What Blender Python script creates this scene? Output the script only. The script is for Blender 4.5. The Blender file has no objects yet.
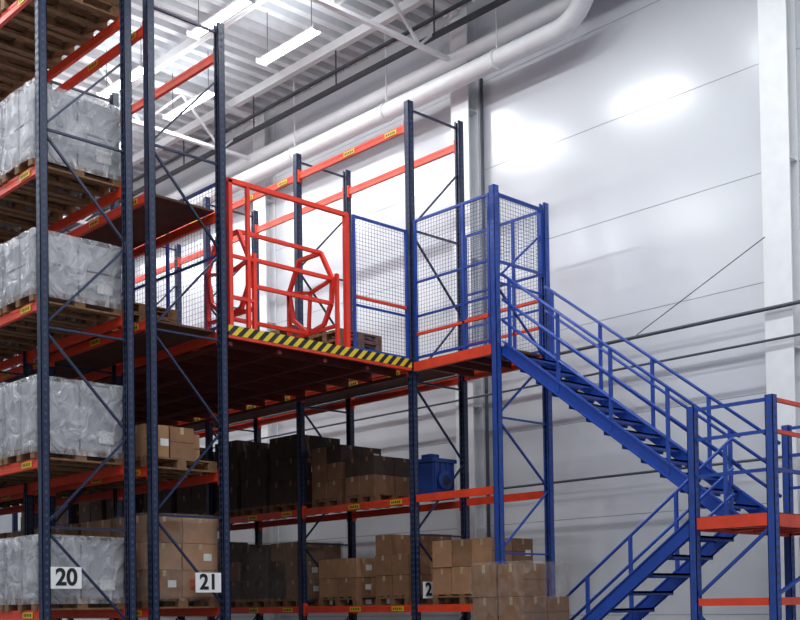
import bpy, math, random
from mathutils import Vector, Matrix
random.seed(7)
S = bpy.context.scene
try:
    S.view_settings.view_transform = 'Standard'
except Exception:
    pass

# ---------------------------------------------------------------- materials
def nt(name):
    m = bpy.data.materials.new(name); m.use_nodes = True
    return m, m.node_tree, m.node_tree.nodes['Principled BSDF']

def paint(name, col, rough=0.45, metal=0.0, var=0.12, scale=6.0, spec=0.5):
    m, t, p = nt(name)
    tc = t.nodes.new('ShaderNodeTexCoord')
    n = t.nodes.new('ShaderNodeTexNoise'); n.inputs['Scale'].default_value = scale; n.inputs['Detail'].default_value = 5
    t.links.new(tc.outputs['Object'], n.inputs['Vector'])
    r = t.nodes.new('ShaderNodeValToRGB')
    r.color_ramp.elements[0].position = 0.3; r.color_ramp.elements[1].position = 0.7
    r.color_ramp.elements[0].color = tuple(c*(1-var) for c in col)+(1,)
    r.color_ramp.elements[1].color = tuple(min(1, c*(1+var)) for c in col)+(1,)
    t.links.new(n.outputs['Fac'], r.inputs['Fac'])
    t.links.new(r.outputs['Color'], p.inputs['Base Color'])
    p.inputs['Roughness'].default_value = rough
    p.inputs['Metallic'].default_value = metal
    p.inputs['Specular IOR Level'].default_value = spec
    return m

M = {}
M['navy'] = paint('navy_steel', (0.009, 0.021, 0.068), 0.4)
M['blue'] = paint('blue_steel', (0.010, 0.058, 0.35), 0.38)
M['mesh'] = paint('galvanised_mesh_wire', (0.05, 0.08, 0.20), 0.45)
M['red'] = paint('orange_red_steel', (0.74, 0.055, 0.018), 0.42)
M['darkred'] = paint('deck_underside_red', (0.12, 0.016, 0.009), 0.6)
M['gatered'] = paint('gate_red_steel', (0.85, 0.045, 0.020), 0.4)
M['hole'] = paint('perforation_dark', (0.06, 0.075, 0.11), 0.8)
M['yellow'] = paint('yellow_label', (0.75, 0.5, 0.02), 0.6)
M['black'] = paint('black_print', (0.01, 0.01, 0.01), 0.6)
M['whiteplate'] = paint('white_plate', (0.88, 0.88, 0.9), 0.5, var=0.03)
M['card1'] = paint('cardboard_brown', (0.24, 0.12, 0.062), 0.85, var=0.12)
M['card2'] = paint('cardboard_tan', (0.36, 0.19, 0.10), 0.85, var=0.12)
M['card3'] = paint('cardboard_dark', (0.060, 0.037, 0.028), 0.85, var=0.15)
M['tape'] = paint('packing_tape', (0.46, 0.33, 0.20), 0.25)
M['label'] = paint('paper_label', (0.7, 0.7, 0.68), 0.7, var=0.03)
M['redprint'] = paint('red_print', (0.5, 0.05, 0.04), 0.7)
M['wood'] = paint('pallet_wood', (0.20, 0.105, 0.05), 0.85, var=0.3, scale=9)
M['ply'] = paint('plywood_deck', (0.11, 0.046, 0.030), 0.8, var=0.25, scale=3)
M['greybox'] = paint('grey_goods', (0.33, 0.33, 0.35), 0.6, var=0.2)
M['gapdark'] = paint('dark_gap', (0.05, 0.05, 0.055), 0.8)
M['wallwhite'] = paint('wall_sandwich_panel', (0.68, 0.70, 0.74), 0.21, var=0.01, scale=0.7, spec=0.85)
M['seam'] = paint('panel_seam', (0.32, 0.33, 0.36), 0.8)
M['white'] = paint('white_painted_steel', (0.84, 0.85, 0.87), 0.4, var=0.03)
M['conduit'] = paint('grey_conduit', (0.08, 0.09, 0.11), 0.5)
M['darkpipe'] = paint('dark_cable_tray', (0.05, 0.055, 0.065), 0.6)
M['roof'] = paint('corrugated_roof', (0.66, 0.69, 0.72), 0.4, var=0.05)
M['floor'] = paint('concrete_floor', (0.13, 0.13, 0.135), 0.55, var=0.2, scale=1.5)
M['bluecrate'] = paint('blue_plastic', (0.010, 0.045, 0.24), 0.35)

def hazard():
    m, t, p = nt('hazard_stripe')
    tc = t.nodes.new('ShaderNodeTexCoord'); sx = t.nodes.new('ShaderNodeSeparateXYZ')
    t.links.new(tc.outputs['Object'], sx.inputs[0])
    a = t.nodes.new('ShaderNodeMath'); a.operation = 'SUBTRACT'
    t.links.new(sx.outputs['Y'], a.inputs[0]); t.links.new(sx.outputs['Z'], a.inputs[1])
    b = t.nodes.new('ShaderNodeMath'); b.operation = 'MULTIPLY'; b.inputs[1].default_value = 6.0
    t.links.new(a.outputs[0], b.inputs[0])
    c = t.nodes.new('ShaderNodeMath'); c.operation = 'FRACT'; t.links.new(b.outputs[0], c.inputs[0])
    d = t.nodes.new('ShaderNodeMath'); d.operation = 'GREATER_THAN'; d.inputs[1].default_value = 0.5
    t.links.new(c.outputs[0], d.inputs[0])
    mx = t.nodes.new('ShaderNodeMix'); mx.data_type = 'RGBA'
    mx.inputs[6].default_value = (0.75, 0.55, 0.03, 1); mx.inputs[7].default_value = (0.012, 0.012, 0.012, 1)
    t.links.new(d.outputs[0], mx.inputs[0]); t.links.new(mx.outputs[2], p.inputs['Base Color'])
    p.inputs['Roughness'].default_value = 0.5
    return m
M['hazard'] = hazard()

def film(name, lo, hi, col):
    m, t, p = nt(name)
    out = t.nodes['Material Output']
    tc = t.nodes.new('ShaderNodeTexCoord')
    mp = t.nodes.new('ShaderNodeMapping'); mp.inputs['Scale'].default_value = (3.4, 3.4, 2.2); mp.inputs['Rotation'].default_value = (0.5, 0.4, 0)
    n = t.nodes.new('ShaderNodeTexNoise'); n.inputs['Scale'].default_value = 1.5; n.inputs['Detail'].default_value = 5; n.inputs['Distortion'].default_value = 1.4
    t.links.new(tc.outputs['Object'], mp.inputs[0]); t.links.new(mp.outputs[0], n.inputs['Vector'])
    b = t.nodes.new('ShaderNodeBump'); b.inputs['Strength'].default_value = 1.0; b.inputs['Distance'].default_value = 0.08
    t.links.new(n.outputs['Fac'], b.inputs['Height']); t.links.new(b.outputs['Normal'], p.inputs['Normal'])
    p.inputs['Base Color'].default_value = col+(1,)
    p.inputs['Roughness'].default_value = 0.14
    p.inputs['Specular IOR Level'].default_value = 1.0
    tr = t.nodes.new('ShaderNodeBsdfTransparent'); ms = t.nodes.new('ShaderNodeMixShader')
    r = t.nodes.new('ShaderNodeMapRange'); r.inputs['From Min'].default_value = 0.35; r.inputs['From Max'].default_value = 0.66
    r.inputs['To Min'].default_value = lo; r.inputs['To Max'].default_value = hi
    t.links.new(n.outputs['Fac'], r.inputs['Value']); t.links.new(r.outputs[0], ms.inputs[0])
    t.links.new(tr.outputs[0], ms.inputs[1]); t.links.new(p.outputs[0], ms.inputs[2]); t.links.new(ms.outputs[0], out.inputs['Surface'])
    return m
M['film'] = film('stretch_film', 0.16, 0.64, (0.64, 0.65, 0.70))
M['filmclear'] = film('clear_stretch_film', 0.03, 0.24, (0.50, 0.44, 0.40))
def emit(name, col, s):
    m, t, p = nt(name)
    p.inputs['Emission Color'].default_value = col+(1,); p.inputs['Emission Strength'].default_value = s
    p.inputs['Base Color'].default_value = (0.8, 0.8, 0.8, 1)
    return m
M['tube'] = emit('fluorescent_tube', (0.95, 0.98, 1.0), 14.0)

# ---------------------------------------------------------------- mesh builder
class MB:
    def __init__(s, name):
        s.name = name; s.v = []; s.f = []; s.mi = []; s.mats = []; s.sm = []
    def mid(s, m):
        if m not in s.mats: s.mats.append(m)
        return s.mats.index(m)
    def faces(s, base, fs, m, smooth=False):
        i = s.mid(m)
        for f in fs:
            s.f.append(tuple(base+k for k in f)); s.mi.append(i); s.sm.append(smooth)
    def box(s, x0, x1, y0, y1, z0, z1, m):
        b = len(s.v)
        s.v += [(x0,y0,z0),(x1,y0,z0),(x1,y1,z0),(x0,y1,z0),(x0,y0,z1),(x1,y0,z1),(x1,y1,z1),(x0,y1,z1)]
        s.faces(b, [(0,3,2,1),(4,5,6,7),(0,1,5,4),(1,2,6,5),(2,3,7,6),(3,0,4,7)], m)
    def bar(s, p, q, w, h, m, up=(0,0,1)):
        p = Vector(p); q = Vector(q); d = (q-p).normalized(); u = Vector(up)
        if abs(d.dot(u)) > 0.98: u = Vector((1,0,0))
        a = d.cross(u).normalized(); c = a.cross(d).normalized()
        b = len(s.v)
        for e in (p, q):
            for (i, j) in ((-1,-1),(1,-1),(1,1),(-1,1)):
                s.v.append(tuple(e + a*(i*w/2) + c*(j*h/2)))
        s.faces(b, [(3,2,1,0),(4,5,6,7),(0,1,5,4),(1,2,6,5),(2,3,7,6),(3,0,4,7)], m)
    def tube(s, p, q, r, m, n=8):
        s.path([p, q], r, m, n)
    def path(s, pts, r, m, n=8):
        P = [Vector(p) for p in pts]; b = len(s.v); prev = None; K = len(P)
        for i, p in enumerate(P):
            if i == 0: d = P[1]-P[0]
            elif i == K-1: d = P[-1]-P[-2]
            else: d = (P[i+1]-p).normalized()+(p-P[i-1]).normalized()
            d.normalize()
            if prev is None:
                u = Vector((0,0,1)) if abs(d.z) < 0.95 else Vector((1,0,0))
                a = d.cross(u).normalized()
            else: a = (prev-d*prev.dot(d)).normalized()
            prev = a; c = a.cross(d).normalized()
            for k in range(n):
                t = 2*math.pi*k/n
                s.v.append(tuple(p + a*(math.cos(t)*r) + c*(math.sin(t)*r)))
        for i in range(K-1):
            s.faces(b+i*n, [(k, n+k, n+(k+1) % n, (k+1) % n) for k in range(n)], m, True)
        s.faces(b, [tuple(range(n)), tuple(range(K*n-1, (K-1)*n-1, -1))], m)
    def build(s, bevel=0.0):
        xs = [v[0] for v in s.v]; ys = [v[1] for v in s.v]; zs = [v[2] for v in s.v]
        o = Vector(((min(xs)+max(xs))/2, (min(ys)+max(ys))/2, min(zs)))
        me = bpy.data.meshes.new(s.name)
        me.from_pydata([(v[0]-o.x, v[1]-o.y, v[2]-o.z) for v in s.v], [], s.f)
        for m in s.mats: me.materials.append(M[m])
        me.polygons.foreach_set('material_index', s.mi)
        me.polygons.foreach_set('use_smooth', s.sm)
        me.update()
        ob = bpy.data.objects.new(s.name, me); S.collection.objects.link(ob); ob.location = o
        if bevel > 0:
            bv = ob.modifiers.new('bevel', 'BEVEL'); bv.width = bevel; bv.segments = 1; bv.limit_method = 'ANGLE'
        return ob

# ---------------------------------------------------------------- layout (metres)
EYE = 1.7
XE = -12.2            # rack end plane
BAY = 2.7
R20 = (6.0, 7.1); R21 = (7.42, 8.47); R22 = (11.9, 13.0)
DECK = 5.33
WALL = 14.2
ROOF = 11.95
TOP = 9.3
LV = [1.7, 3.45, 5.27, 6.85, 8.95]

def upright(b, x, y, z0, z1, inner, m='navy', s=0.1):
    w = s; t = 0.008
    yo = y - inner*s/2; yi = y + inner*s/2
    ya, yb = sorted((yo, yo+inner*t)); b.box(x-w/2, x+w/2, ya, yb, z0, z1, m)
    ya, yb = sorted((yo, yi))
    b.box(x-w/2, x-w/2+t, ya, yb, z0, z1, m); b.box(x+w/2-t, x+w/2, ya, yb, z0, z1, m)
    ya, yb = sorted((yi-inner*t, yi))
    b.box(x-w/2, x-w/2+0.03, ya, yb, z0, z1, m); b.box(x+w/2-0.03, x+w/2, ya, yb, z0, z1, m)
    z = z0+0.15
    while z < z1-0.08:
        b.box(x+w/2, x+w/2+0.002, y-0.014, y+0.014, z, z+0.035, 'hole')
        yy = min(y-s/2, y+s/2)
        for dx in (-0.022, 0.022):
            b.box(x+dx-0.009, x+dx+0.009, yy-0.002, yy, z, z+0.035, 'hole')
        z += 0.09
    if z0 < 0.05: b.box(x-w*0.8, x+w*0.8, y-w*0.8, y+w*0.8, 0.0, 0.012, m)

def frame(b, x, ys, z0, z1, m='navy', pitch=1.15, start=0.25, horiz=True, s=0.1):
    ya, yb = ys
    upright(b, x, ya, z0, z1, 1, m, s); upright(b, x, yb, z0, z1, -1, m, s)
    z = z0+start; k = 0
    a = ya+0.03; c = yb-0.03
    b.bar((x, a, z), (x, c, z), 0.035, 0.025, m)
    while z+pitch < z1:
        if k % 2 == 0: b.bar((x-0.01, a, z+0.04), (x-0.01, c, z+pitch-0.04), 0.03, 0.025, m)
        else: b.bar((x-0.01, c, z+0.04), (x-0.01, a, z+pitch-0.04), 0.03, 0.025, m)
        z += pitch; k += 1
        if horiz and k % 2 == 0: b.bar((x, a, z), (x, c, z), 0.035, 0.025, m)
    b.bar((x, a, z1-0.12), (x, c, z1-0.12), 0.035, 0.025, m)

def beam(b, xa, xb, y, z, side, h=0.11, m='red', label=True):
    x0, x1 = sorted((xa, xb))
    b.box(x0+0.055, x1-0.055, y-0.025, y+0.025, z-h, z, m)
    b.box(x0+0.055, x1-0.055, y-0.03, y+0.03, z-h*0.35, z-h*0.25, m)
    for x in (x0+0.05, x1-0.08):
        b.box(x, x+0.03, y-0.04, y+0.04, z-h-0.05, z+0.05, m)
    if label:
        yy = y-0.034 if side < 0 else y+0.030
        for lx in (x1-0.5, (x0+x1)/2-0.12):
            b.box(lx, lx+0.26, yy, yy+0.003, z-h*0.82, z-h*0.2, 'yellow')
            for i in range(5):
                b.box(lx+0.03+i*0.042, lx+0.055+i*0.042, yy-0.001, yy, z-h*0.68, z-h*0.34, 'black')

def rack(ys, levels, nb, top=TOP, start=0.25, pitch=1.15):
    b = MB('pallet_rack')
    for k in range(nb+1): frame(b, XE-k*BAY, ys, 0, top, start=start, pitch=pitch)
    for k in range(nb):
        for z in levels:
            beam(b, XE-(k+1)*BAY, XE-k*BAY, ys[0], z, -1)
            beam(b, XE-(k+1)*BAY, XE-k*BAY, ys[1], z, 1, label=False)
    return b.build()

rack(R20, LV, 5, start=0.35)
rack(R21, LV, 5, start=0.55)
rack(R22, [1.7, 3.32, DECK-0.06, 8.97], 5, start=0.45)

# ---------------------------------------------------------------- pallets and goods
def pallet_geo(b, x0, x1, y0, y1, z):
    ly = y1-y0; lx = x1-x0
    for i in range(3):
        yc = y0+0.06+(ly-0.12)*i/2
        b.box(x0, x1, yc-0.06, yc+0.06, z+0.1, z+0.122, 'wood')
    for i in range(3):
        xc = x0+0.05+(lx-0.1)*i/2
        b.box(xc-0.05, xc+0.05, y0, y1, z, z+0.022, 'wood')
        for j in range(3):
            yc = y0+0.07+(ly-0.14)*j/2
            b.box(xc-0.05, xc+0.05, yc-0.07, yc+0.07, z+0.022, z+0.1, 'wood')
    n = 5
    for i in range(n):
        xc = x0+0.06+(lx-0.12)*i/(n-1)
        b.box(xc-0.055, xc+0.055, y0, y1, z+0.122, z+0.144, 'wood')

def carton(b, x0, x1, y0, y1, z0, z1, m, label=False):
    g = 0.006
    b.box(x0+g, x1-g, y0+g, y1-g, z0, z1-g, m)
    xc = (x0+x1)/2; yc = (y0+y1)/2; h = z1-z0
    tp = 'tape' if m != 'card3' else 'card1'
    b.box(xc-0.025, xc+0.025, y0+g-0.002, y0+g, z1-g-h*0.25, z1-g, tp)
    b.box(xc-0.025, xc+0.025, y0+g, y1-g, z1-g, z1-g+0.002, tp)
    b.box(x1-g, x1-g+0.002, yc-0.025, yc+0.025, z1-g-h*0.22, z1-g, tp)
    if h > 0.35: b.box(x1-g, x1-g+0.0015, y0+g, y1-g, z0+h*0.5, z0+h*0.5+0.008, 'card3')
    if label:
        b.box(x1-g, x1-g+0.003, yc+0.05, yc+0.05+0.12, z0+h*0.35, z0+h*0.35+0.09, 'label')

def box_load(name, x0, x1, y0, y1, z, h, nx, ny, nz, mats, skip=(), wrap=None, pal=True, red=False):
    b = MB(name)
    if pal: pallet_geo(b, x0, x1, y0, y1, z); zb = z+0.145
    else: zb = z
    dx = (x1-x0)/nx; dy = (y1-y0)/ny; dz = h/nz
    for k in range(nz):
        for i in range(nx):
            for j in range(ny):
                if (i, j, k) in skip: continue
                jx = random.uniform(-0.012, 0.012); jy = random.uniform(-0.012, 0.012)
                carton(b, x0+i*dx+jx, x0+(i+1)*dx+jx, y0+j*dy+jy, y0+(j+1)*dy+jy, zb+k*dz, zb+(k+1)*dz, random.choice(mats), random.random() < 0.3)
                if red and i == nx-1 and k == 0:
                    b.box(x1+0.007, x1+0.009, y0+j*dy+0.1, y0+j*dy+0.2, zb+0.1, zb+0.22, 'redprint')
    if wrap:
        shell(b, x0-0.02, x1+0.02, y0-0.02, y1+0.02, z+0.09, zb+h+0.002, wrap)
    return b.build()

def shell(b, x0, x1, y0, y1, z0, z1, m):
    n = 7; nz = 9
    ring = []
    for i in range(n): ring.append((x0+(x1-x0)*i/n, y0))
    for i in range(n): ring.append((x1, y0+(y1-y0)*i/n))
    for i in range(n): ring.append((x1-(x1-x0)*i/n, y1))
    for i in range(n): ring.append((x0, y1-(y1-y0)*i/n))
    cx = (x0+x1)/2; cy = (y0+y1)/2; base = len(b.v); N = len(ring)
    for k in range(nz+1):
        z = z0+(z1-z0)*k/nz
        for (i, p) in enumerate(ring):
            corner = (i % n == 0)
            s = 1.0 + random.uniform(-0.006, 0.026) - (0.012 if corner else 0)
            b.v.append((cx+(p[0]-cx)*s, cy+(p[1]-cy)*s, z+random.uniform(-0.01, 0.01) if 0 < k < nz else z))
    for (i, p) in enumerate(ring):
        b.v.append((cx+(p[0]-cx)*0.93, cy+(p[1]-cy)*0.93, z1+0.02+random.uniform(0, 0.012)))
    fs = []
    for k in range(nz+1):
        for i in range(N):
            j = (i+1) % N
            fs.append((k*N+i, k*N+j, (k+1)*N+j, (k+1)*N+i))
    fs.append(tuple((nz+1)*N+i for i in range(N)))
    b.faces(base, fs, m, True)

def wrapped(x0, x1, y0, y1, z, h, nz=3):
    b = MB('shrink_wrapped_pallet')
    pallet_geo(b, x0, x1, y0, y1, z); zb = z+0.145
    ny = 2; nz = random.choice((1, 2, 2))
    b.box(x0+0.05, x1-0.05, y0+0.05, y1-0.05, zb, zb+h-0.05, 'gapdark')
    for k in range(nz):
        for i in range(2):
            for j in range(ny):
                xa = x0+0.02+(x1-x0-0.04)*i/2; ya = y0+0.02+(y1-y0-0.04)*j/ny
                b.box(xa+0.012, xa+(x1-x0-0.04)/2-0.012, ya+0.012, ya+(y1-y0-0.04)/ny-0.012, zb+k*h/nz, zb+(k+1)*h/nz-0.024, 'greybox')
    b.box(x1-0.02, x1-0.012, y0+(y1-y0)*0.7, y0+(y1-y0)*0.7+0.2, zb+h*0.12, zb+h*0.3, 'label')
    shell(b, x0-0.01, x1+0.01, y0-0.01, y1+0.01, z+0.07, zb+h+0.0, 'film')
    return b.build()

def row_slots(bay):
    xr = XE-bay*BAY-0.1
    return [(xr-0.02-0.86*i-0.8, xr-0.02-0.86*i) for i in range(3)]

HS = {1.7: 0.72, 3.45: 0.82, 5.27: 0.72, 6.85: 0.82}
for bay in range(3):
    for si, (xa, xb) in enumerate(row_slots(bay)):
        for z, h in HS.items():
            wrapped(xa, xb, 5.94, 7.12, z, h+random.uniform(-0.05, 0.05))
for bay in range(2):
    for (xa, xb) in row_slots(bay):
        b = MB('wooden_pallet')
        for k in range(3): pallet_geo(b, xa, xb, 5.94, 7.12, 8.95+0.146*k)
        b.build()
for bay in range(3):
    for si, (xa, xb) in enumerate(row_slots(bay)):
        box_load('cardboard_box_stack', xa, xb, 7.38, 8.45, 1.7, 1.02, 2, 2, 3, ['card2', 'card2', 'card1'], wrap='filmclear' if si == 0 else None, red=True)
        box_load('cardboard_box_stack', xa, xb, 7.38, 8.45, 3.45, 0.4, 2, 3, 1, ['card1', 'card2'], skip=((1, 2, 0),))
b = MB('plywood_shelf')
for z in (5.27, 6.85):
    b.box(XE-BAY*2, XE-0.1, 7.46, 8.43, z+0.002, z+0.03, 'ply')
b.build()
for (xa, xb) in row_slots(0)[1:]:
    b = MB('wooden_pallet')
    for k in range(3): pallet_geo(b, xa, xb, 7.38, 8.42, 5.302+0.146*k)
    b.build()

# rack 22 goods
G = ['card1', 'card2']; DK = ['card3']
box_load('cardboard_box_stack', -13.15, -12.4, 11.95, 12.9, 1.7, 0.95, 2, 2, 3, G, skip=((1, 0, 2),))
box_load('cardboard_box_stack', -14.55, -13.6, 11.95, 12.9, 1.7, 0.62, 2, 3, 2, G)
box_load('cardboard_box_stack', -14.75, -14.0, 12.0, 12.9, 3.32, 0.86, 2, 2, 3, ['card1', 'card3'])
box_load('cardboard_box_stack', -13.9, -13.2, 12.0, 12.9, 3.32, 0.60, 2, 2, 2, ['card1', 'card1', 'card3'])
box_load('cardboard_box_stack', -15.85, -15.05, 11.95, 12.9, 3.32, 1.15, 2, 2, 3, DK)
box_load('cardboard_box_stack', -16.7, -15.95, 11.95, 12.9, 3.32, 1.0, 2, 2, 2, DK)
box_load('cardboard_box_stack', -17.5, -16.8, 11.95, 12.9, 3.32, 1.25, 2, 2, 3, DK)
box_load('cardboard_box_stack', -15.85, -15.05, 11.95, 12.9, 1.7, 0.95, 2, 2, 3, ['card3', 'card1'], wrap='filmclear')
box_load('cardboard_box_stack', -16.7, -15.95, 11.95, 12.9, 1.7, 0.9, 2, 2, 3, ['card3'], wrap='filmclear')
box_load('cardboard_box_stack', -17.5, -16.8, 11.95, 12.9, 1.7, 1.0, 2, 2, 3, ['card3', 'card1'], wrap='filmclear')
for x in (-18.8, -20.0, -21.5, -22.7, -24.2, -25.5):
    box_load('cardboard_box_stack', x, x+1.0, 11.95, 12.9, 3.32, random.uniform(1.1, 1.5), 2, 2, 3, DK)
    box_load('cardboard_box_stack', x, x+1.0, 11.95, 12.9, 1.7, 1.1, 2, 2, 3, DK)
box_load('cardboard_box_stack', -11.95, -10.75, 12.0, 12.9, 1.7, 0.80, 3, 2, 2, G)
box_load('cardboard_box_stack', -9.95, -9.1, 10.7, 11.6, 0.0, 2.05, 2, 2, 5, G, skip=((1, 1, 4),), wrap='filmclear')

b = MB('blue_plastic_tub')
b.box(-12.80, -12.32, 12.42, 12.90, 3.34, 3.90, 'bluecrate')
b.box(-12.83, -12.29, 12.39, 12.93, 3.90, 3.96, 'bluecrate')
for k in range(4): b.box(-12.33, -12.30, 12.45+k*0.13, 12.48+k*0.13, 3.36, 3.90, 'bluecrate')
b.tube((-12.32, 12.66, 3.62), (-12.27, 12.66, 3.62), 0.15, 'bluecrate', 16)
b.tube((-12.27, 12.66, 3.62), (-12.265, 12.66, 3.62), 0.08, 'navy', 16)
b.box(-12.7, -12.5, 12.55, 12.75, 3.96, 4.05, 'bluecrate')
b.build(0.01)

# ---------------------------------------------------------------- mezzanine deck
b = MB('mezzanine_platform')
DX0 = XE-BAY*4
b.box(DX0, XE+0.02, 8.56, 11.82, DECK-0.03, DECK, 'ply')
b.box(DX0, XE-0.1, 11.96, 12.94, DECK-0.03, DECK, 'ply')
k = 0
while XE-0.3-k*0.55 > DX0:
    x = XE-0.3-k*0.55; k += 1
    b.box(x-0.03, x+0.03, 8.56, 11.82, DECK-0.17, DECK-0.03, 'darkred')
for k in range(5):
    y = 8.6+k*0.8
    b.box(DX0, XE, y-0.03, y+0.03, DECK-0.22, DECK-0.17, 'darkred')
b.box(XE+0.02, XE+0.05, 8.54, 11.84, DECK-0.09, DECK+0.04, 'hazard')
b.box(XE-0.02, XE+0.045, 8.54, 11.84, DECK-0.13, DECK-0.09, 'red')
TX = -10.52
b.box(XE+0.06, TX-0.06, 11.96, 12.94, DECK-0.03, DECK, 'ply')
for y in R22:
    b.box(XE+0.06, TX-0.06, y-0.03, y+0.03, DECK-0.14, DECK-0.0, 'red')
for k in range(4):
    x = XE+0.25+k*0.38
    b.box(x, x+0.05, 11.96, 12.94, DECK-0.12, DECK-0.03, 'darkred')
b.build()

# ---------------------------------------------------------------- stair tower
b = MB('stair_tower_frame')
frame(b, TX, R22, 0, 7.55, 'blue', pitch=0.95, start=0.5)
for y in R22:
    for z in (1.7, 3.34):
        b.box(XE+0.06, TX-0.06, y-0.025, y+0.025, z-0.11, z, 'red')
b.build()

def fence(p, q, z0, z1, rails=(0.5,), redrails=(), pitch=0.055, posts=(0, 1), name='wire_mesh_fence'):
    b = MB(name)
    p = Vector(p); q = Vector(q); L = (q-p).length; d = (q-p)/L
    n = int(L/pitch)
    for i in range(1, n):
        o = p+d*(L*i/n); b.bar((o.x, o.y, z0), (o.x, o.y, z1), 0.004, 0.004, 'mesh')
    m = int((z1-z0)/pitch)
    for k in range(1, m):
        z = z0+(z1-z0)*k/m; b.bar((p.x, p.y, z), (q.x, q.y, z), 0.004, 0.004, 'mesh')
    for z in (z0, z1): b.bar((p.x, p.y, z), (q.x, q.y, z), 0.035, 0.035, 'blue')
    for r in rails: z = z0+(z1-z0)*r; b.bar((p.x, p.y, z), (q.x, q.y, z), 0.03, 0.03, 'blue')
    for r in redrails: z = z0+r; b.bar((p.x, p.y, z), (q.x, q.y, z), 0.04, 0.04, 'red')
    for t in posts:
        o = p+d*(L*t); b.bar((o.x, o.y, z0-0.05), (o.x, o.y, z1+0.02), 0.04, 0.04, 'blue')
    return b.build()
fence((XE, 10.76, 0), (XE, 11.8, 0), DECK+0.06, 7.3, rails=(0.33,), redrails=(0.75,))
fence((XE+0.1, 11.9, 0), (TX-0.1, 11.9, 0), DECK+0.06, 7.45, rails=(0.3, 0.55), redrails=(0.35,), posts=(0, 0.66, 1))
fence((XE+0.1, 13.0, 0), (TX-0.1, 13.0, 0), DECK+0.06, 7.45, rails=(0.3, 0.55), redrails=(0.35, 0.75), posts=(0, 0.33, 0.66, 1))
fence((TX, 11.98, 0), (TX, 12.92, 0), 6.5, 7.45, rails=(), posts=(0, 1))
fence((XE-BAY*2, 8.58, 0), (XE-0.15, 8.58, 0), DECK+0.06, 7.3, rails=(0.5,), posts=(0, 0.25, 0.5, 0.75, 1), pitch=0.07)

# ---------------------------------------------------------------- red pallet safety gate
b = MB('pallet_safety_gate')
R = 'gatered'; gx = XE-0.08
b.bar((gx, 8.66, DECK), (gx, 8.66, 7.33), 0.06, 0.06, R)
b.bar((gx, 8.95, DECK), (gx, 8.95, 7.3), 0.05, 0.05, R)
b.bar((gx, 10.68, DECK), (gx, 10.68, 7.33), 0.07, 0.07, R)
b.bar((gx, 8.62, 7.32), (gx, 10.7, 7.32), 0.06, 0.06, R)
def hexframe(y):
    cx, cz, r = gx-0.60, 6.38, 0.50
    pts = [(cx+r*math.cos(math.radians(a)), y, cz+r*math.sin(math.radians(a))) for a in (0, 60, 120, 180)]
    pts += [(cx-r*0.8, y, DECK+0.62), (cx-r*0.1, y, DECK+0.36), (cx+r*0.6, y, DECK+0.42), (cx+r*0.95, y, DECK+0.7)]
    for i in range(8): b.bar(pts[i], pts[(i+1) % 8], 0.055, 0.055, R)
    c = (cx, y, cz-0.1)
    for i in (0, 3, 5): b.bar(pts[i], c, 0.045, 0.045, R)
    b.bar((cx-r, y, DECK+0.02), (cx-r, y, cz), 0.055, 0.055, R)
    b.bar((cx-r, y, DECK+0.03), (gx, y, DECK+0.03), 0.055, 0.055, R)
    b.bar((cx-r, y, DECK+0.36), (gx, y, DECK+0.36), 0.045, 0.045, R)
    b.bar((gx, y, DECK+0.02), (gx, y, DECK+1.1), 0.05, 0.05, R)
    return pts
pa = hexframe(9.05); pb = hexframe(10.5)
for i in (0, 1, 5, 7): b.bar(pa[i], pb[i], 0.05, 0.05, R)
for z in (DECK+0.45, DECK+1.0): b.bar((gx, 8.66, z), (gx, 9.05, z), 0.045, 0.045, R)
b.build()
for (xa, nn) in ((-14.75, 6), (-16.0, 8)):
    b = MB('wooden_pallet')
    for k in range(nn): pallet_geo(b, xa, xa+0.8, 11.98, 12.9, DECK+0.146*k)
    b.build()

# ---------------------------------------------------------------- staircases
LX, LZ = -6.8, 2.6
def flight(name, xt, zt, xb, zb, y0, y1, n, rails, posts=5):
    b = MB(name); B = 'blue'
    dx = (xb-xt)/n; dz = (zt-zb)/n
    for y in (y0, y1):
        b.bar((xt, y, zt-0.06), (xb, y, zb-0.06), 0.025, 0.18, B)
        b.bar((xt, y, zt+0.03), (xb, y, zb+0.03), 0.06, 0.015, B)
        b.bar((xt, y, zt-0.15), (xb, y, zb-0.15), 0.06, 0.015, B)
    for i in range(n):
        xa = xt+dx*i; z = zt-dz*(i+1)+0.02
        x0, x1 = sorted((xa, xa+dx*0.98))
        for q in range(5):
            xx = x0+(x1-x0-0.03)*q/4
            b.box(xx, xx+0.03, y0+0.02, y1-0.02, z-0.025, z, B)
        b.box(x0, x0+0.02, y0+0.02, y1-0.02, z-0.05, z, B)
        b.box(x1-0.02, x1, y0+0.02, y1-0.02, z-0.05, z, B)
    for y in rails:
        for h in (0.32, 0.62, 0.97):
            b.tube((xt, y, zt+h), (xb, y, zb+h), 0.021, B)
        for k in range(posts):
            t = (k+0.15)/(posts-0.7); x = xt+(xb-xt)*t; z = zt+(zb-zt)*t
            b.bar((x, y, z-0.1), (x, y, z+0.97), 0.04, 0.04, B)
    return b.build()
flight('steel_staircase', TX+0.06, DECK, LX-0.05, LZ+0.03, 11.98, 12.92, 13, (11.98, 12.92))
flight('steel_staircase', LX-0.05, LZ, LX-3.6, 0.0, 10.98, 11.82, 13, (11.82,), posts=6)

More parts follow.
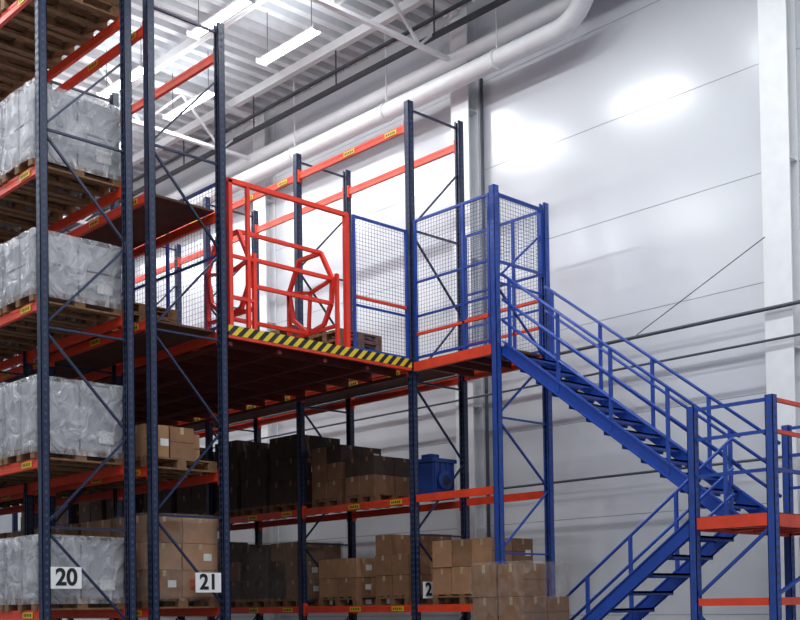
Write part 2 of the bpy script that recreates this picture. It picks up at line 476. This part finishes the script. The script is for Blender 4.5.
b = MB('stair_landing')
LX1 = -5.87
def post(x, y, z1): 
    upright(b, x, y, 0, z1, 1, 'blue', 0.09)
for x in (LX, LX1):
    for y in (10.9, 13.0): post(x, y, 3.82)
for x in (LX, LX1): b.box(x-0.03, x+0.03, 10.95, 12.95, LZ-0.14, LZ-0.01, 'red')
for y in (10.9, 13.0):
    b.box(LX+0.045, LX1-0.045, y-0.03, y+0.03, LZ-0.13, LZ, 'red'); b.box(LX+0.045, LX1-0.045, y-0.03, y+0.03, 1.64, 1.72, 'red')
b.box(LX+0.03, LX1-0.03, 10.94, 12.96, LZ-0.02, LZ+0.01, 'ply')
for k in range(4): b.box(LX+0.03, LX1-0.03, 11.2+k*0.45, 11.26+k*0.45, LZ-0.12, LZ-0.02, 'red')
b.box(LX1-0.03, LX1+0.03, 10.95, 12.95, 1.64, 1.72, 'red')
for h in (0.45, 0.85, 1.18):
    b.bar((LX, 10.9, LZ+h), (LX1, 10.9, LZ+h), 0.035, 0.035, 'blue')
    b.bar((LX1, 10.9, LZ+h), (LX1, 13.0, LZ+h), 0.04, 0.04, 'red' if h > 0.6 else 'blue')
    b.bar((LX, 13.0, LZ+h), (LX1, 13.0, LZ+h), 0.035, 0.035, 'blue')
b.bar((LX+0.03, 10.9, 1.75), (LX1-0.03, 10.9, 2.45), 0.035, 0.03, 'blue')
b.bar((LX+0.03, 10.9, 1.55), (LX1-0.03, 10.9, 0.6), 0.035, 0.03, 'blue')
b.bar((LX1, 10.95, 1.75), (LX1, 12.95, 2.45), 0.035, 0.03, 'blue')
for y in (11.6, 12.3): b.bar((LX1, y, LZ), (LX1, y, LZ+1.18), 0.04, 0.04, 'blue')
b.build()

# ---------------------------------------------------------------- number signs
def sign(txt, y, z, w=0.38, h=0.25):
    e = bpy.data.objects.new('rack_number_sign', None); S.collection.objects.link(e)
    e.location = (XE+0.066, y, z)
    bb = MB('plate'); bb.box(-0.006, 0.004, -w/2, w/2, -h/2, h/2, 'whiteplate'); o = bb.build()
    o.location = (0, 0, -h/2); o.parent = e
    c = bpy.data.curves.new('digits', 'FONT'); c.body = txt; c.size = 0.27; c.align_x = 'CENTER'; c.align_y = 'CENTER'; c.extrude = 0.002; c.offset = 0.008
    c.materials.append(M['black'])
    t = bpy.data.objects.new('digits', c); S.collection.objects.link(t); t.parent = e
    t.rotation_euler = (math.radians(90), 0, math.radians(90)); t.location = (0.007, 0, 0)
sign('20', 6.23, 2.07); sign('21', 8.17, 2.02); sign('2', 12.1, 1.92, 0.22, 0.25)

# ---------------------------------------------------------------- room shell
b = MB('wall_back')
XW0, XW1 = -36, 8
z = 0
while z < ROOF:
    b.box(XW0, XW1, WALL, WALL+0.1, z+0.005, min(z+1.5, ROOF)-0.005, 'wallwhite'); z += 1.5
b.box(XW0, XW1, WALL+0.006, WALL+0.12, 0, ROOF, 'seam')
b.build()
b = MB('wall_left'); b.box(XW0-0.2, XW0, -10, WALL+0.1, 0, ROOF, 'wallwhite'); b.build()
b = MB('floor'); b.box(XW0, XW1, -10, WALL+0.1, -0.1, 0, 'floor'); b.build()
b = MB('ceiling')
prof = []; x = XW0
while x < XW1:
    prof += [(x, ROOF), (x+0.14, ROOF), (x+0.18, ROOF+0.15), (x+0.30, ROOF+0.15)]; x += 0.34
base = len(b.v)
for (px, pz) in prof: b.v.append((px, -10, pz)); b.v.append((px, WALL+0.1, pz))
b.faces(base, [(2*i, 2*i+1, 2*i+3, 2*i+2) for i in range(len(prof)-1)], 'roof')
b.build()
b = MB('roof_purlins')
for k in range(10):
    y = 13.3-k*2.0
    b.box(XW0, XW1, y-0.06, y+0.06, ROOF-0.2, ROOF-0.185, 'white'); b.box(XW0, XW1, y-0.006, y+0.006, ROOF-0.2, ROOF, 'white')
b.build()
for k, xc in enumerate((-7.36, -13.05, -18.7, -24.4, -30.0)):
    b = MB('roof_truss')
    zt, zl = ROOF-0.28, ROOF-1.15
    yend = WALL-0.3
    b.box(xc-0.06, xc+0.06, -9, yend, zt, zt+0.07, 'white'); b.box(xc-0.04, xc+0.04, -9, yend, zl, zl+0.06, 'white')
    y = yend; i = 0
    while y > -9:
        a, c = (zt, zl+0.04) if i % 2 == 0 else (zl+0.04, zt)
        b.bar((xc, y, a), (xc, y-0.9, c), 0.04, 0.04, 'white'); y -= 0.9; i += 1
    b.build()
    b = MB('building_column')
    b.box(xc-0.2, xc+0.2, WALL-0.27, WALL-0.25, 0, ROOF-0.2, 'white'); b.box(xc-0.2, xc+0.2, WALL-0.03, WALL-0.01, 0, ROOF-0.2, 'white')
    b.box(xc-0.012, xc+0.012, WALL-0.25, WALL-0.03, 0, ROOF-0.2, 'white')
    b.box(xc-0.25, xc+0.25, WALL-0.3, WALL-0.01, 0, 0.03, 'white')
    for z in (2.5, 5, 7.5, 10): b.box(xc-0.19, xc+0.19, WALL-0.25, WALL-0.03, z, z+0.015, 'white')
    b.build()

def arc(c, r, a0, a1, n, y):
    return [(c[0]+r*math.cos(math.radians(a0+(a1-a0)*i/n)), y, c[1]+r*math.sin(math.radians(a0+(a1-a0)*i/n))) for i in range(n+1)]
b = MB('ventilation_pipe')
pz = 10.38
pts = [(-35, 13.6, pz), (-10.75, 13.6, pz)] + arc((-10.7, pz+0.6), 0.6, -90, 0, 14, 13.6) + [(-10.1, 13.6, ROOF-0.01)]
b.path(pts, 0.15, 'white', 24)
for k in range(9):
    x = -11.9-k*2.6; b.tube((x-0.03, 13.6, pz), (x+0.03, 13.6, pz), 0.165, 'white', 24); b.bar((x, 13.6, pz+0.1), (x, 13.6, ROOF-0.1), 0.02, 0.02, 'white')
b.build()
b = MB('ventilation_pipe'); b.tube((-35, 13.8, 10.85), (XW1, 13.8, 10.85), 0.12, 'white', 20)
for k in range(12): b.bar((-33+k*3, 13.8, 10.85), (-33+k*3, 14.19, 10.85), 0.03, 0.03, 'white')
b.build()
b = MB('cable_tray')
b.box(-35, XW1, 13.28, 13.36, 11.05, 11.12, 'darkpipe'); b.tube((-35, 13.2, 11.3), (XW1, 13.2, 11.3), 0.035, 'darkpipe')
for k in range(14): b.bar((-33+k*2.5, 13.3, 11.1), (-33+k*2.5, 13.3, ROOF-0.15), 0.02, 0.02, 'darkpipe')
b.build()
b = MB('wall_conduit')
b.tube((-24, WALL-0.33, 5.54), (XW1, WALL-0.33, 5.54), 0.027, 'conduit')
b.tube((-24, WALL-0.33, 5.12), (XW1, WALL-0.33, 5.12), 0.018, 'conduit')
b.tube((-24, WALL-0.33, 3.56), (XW1, WALL-0.33, 3.56), 0.020, 'conduit')
b.tube((-7.5, WALL-0.33, 6.5), (-9.7, WALL-0.33, 5.5), 0.007, 'conduit')
b.tube((-12.7, WALL-0.1, 0), (-12.7, WALL-0.1, 10.5), 0.03, 'conduit')
b.build()

# ---------------------------------------------------------------- lamps
LAMPZ = 11.12
def lamp(x, y, power, up):
    e = bpy.data.objects.new('fluorescent_light', None); S.collection.objects.link(e); e.location = (x, y, LAMPZ)
    bb = MB('housing')
    bb.box(-0.78, 0.78, -0.05, 0.05, 0.03, 0.08, 'white'); bb.box(-0.79, -0.77, -0.12, 0.12, -0.03, 0.06, 'white'); bb.box(0.77, 0.79, -0.12, 0.12, -0.03, 0.06, 'white')
    for sx in (-0.6, 0.6): bb.bar((sx, 0, 0.08), (sx, 0, ROOF-LAMPZ-0.01), 0.01, 0.01, 'conduit')
    for sy in (-0.06, 0.06): bb.path([(-0.75, sy, 0.0), (0.75, sy, 0.0)], 0.022, 'tube', 8)
    o = bb.build(); o.parent = e
    o.location = (0, 0, o.location.z)
    L = bpy.data.lights.new('lamp_glow', 'AREA'); L.shape = 'RECTANGLE'; L.size = 1.5; L.size_y = 0.22; L.energy = power; L.color = (0.95, 0.98, 1.0)
    lo = bpy.data.objects.new('lamp_glow', L); S.collection.objects.link(lo); lo.parent = e; lo.location = (0, 0, -0.045)
    if up:
        L = bpy.data.lights.new('lamp_uplight', 'AREA'); L.shape = 'RECTANGLE'; L.size = 1.5; L.size_y = 0.2; L.energy = up; L.color = (0.95, 0.98, 1.0)
        lo = bpy.data.objects.new('lamp_uplight', L); S.collection.objects.link(lo); lo.parent = e; lo.location = (0, 0, 0.09); lo.rotation_euler = (math.pi, 0, 0)
for y, pw, up in ((10.4, 98, 11), (11.8, 60, 11), (4.2, 105, 14), (-2.5, 125, 0)):
    for k in range(11):
        x = -26.95+3*k
        if y == 11.8 and x > -14: continue
        lamp(x, y, pw, up if k < 9 else 0)

w = bpy.data.worlds.new('world'); S.world = w; w.use_nodes = True
w.node_tree.nodes['Background'].inputs[0].default_value = (0.80, 0.86, 0.97, 1)
w.node_tree.nodes['Background'].inputs[1].default_value = 0.34

# ---------------------------------------------------------------- camera
cd = bpy.data.cameras.new('camera'); cam = bpy.data.objects.new('camera', cd); S.collection.objects.link(cam)
cd.sensor_width = 36; cd.sensor_fit = 'HORIZONTAL'; cd.lens = 1140/800*36; cd.clip_end = 300
cd.shift_y = (295-1140*math.tan(math.radians(1.4)))/800
Rm = Matrix.Rotation(math.radians(46.5), 4, 'Z') @ Matrix.Rotation(math.radians(91.4), 4, 'X') @ Matrix.Rotation(math.radians(-0.86), 4, 'Z')
cam.matrix_world = Matrix.Translation((0, 0, EYE)) @ Rm
S.camera = cam
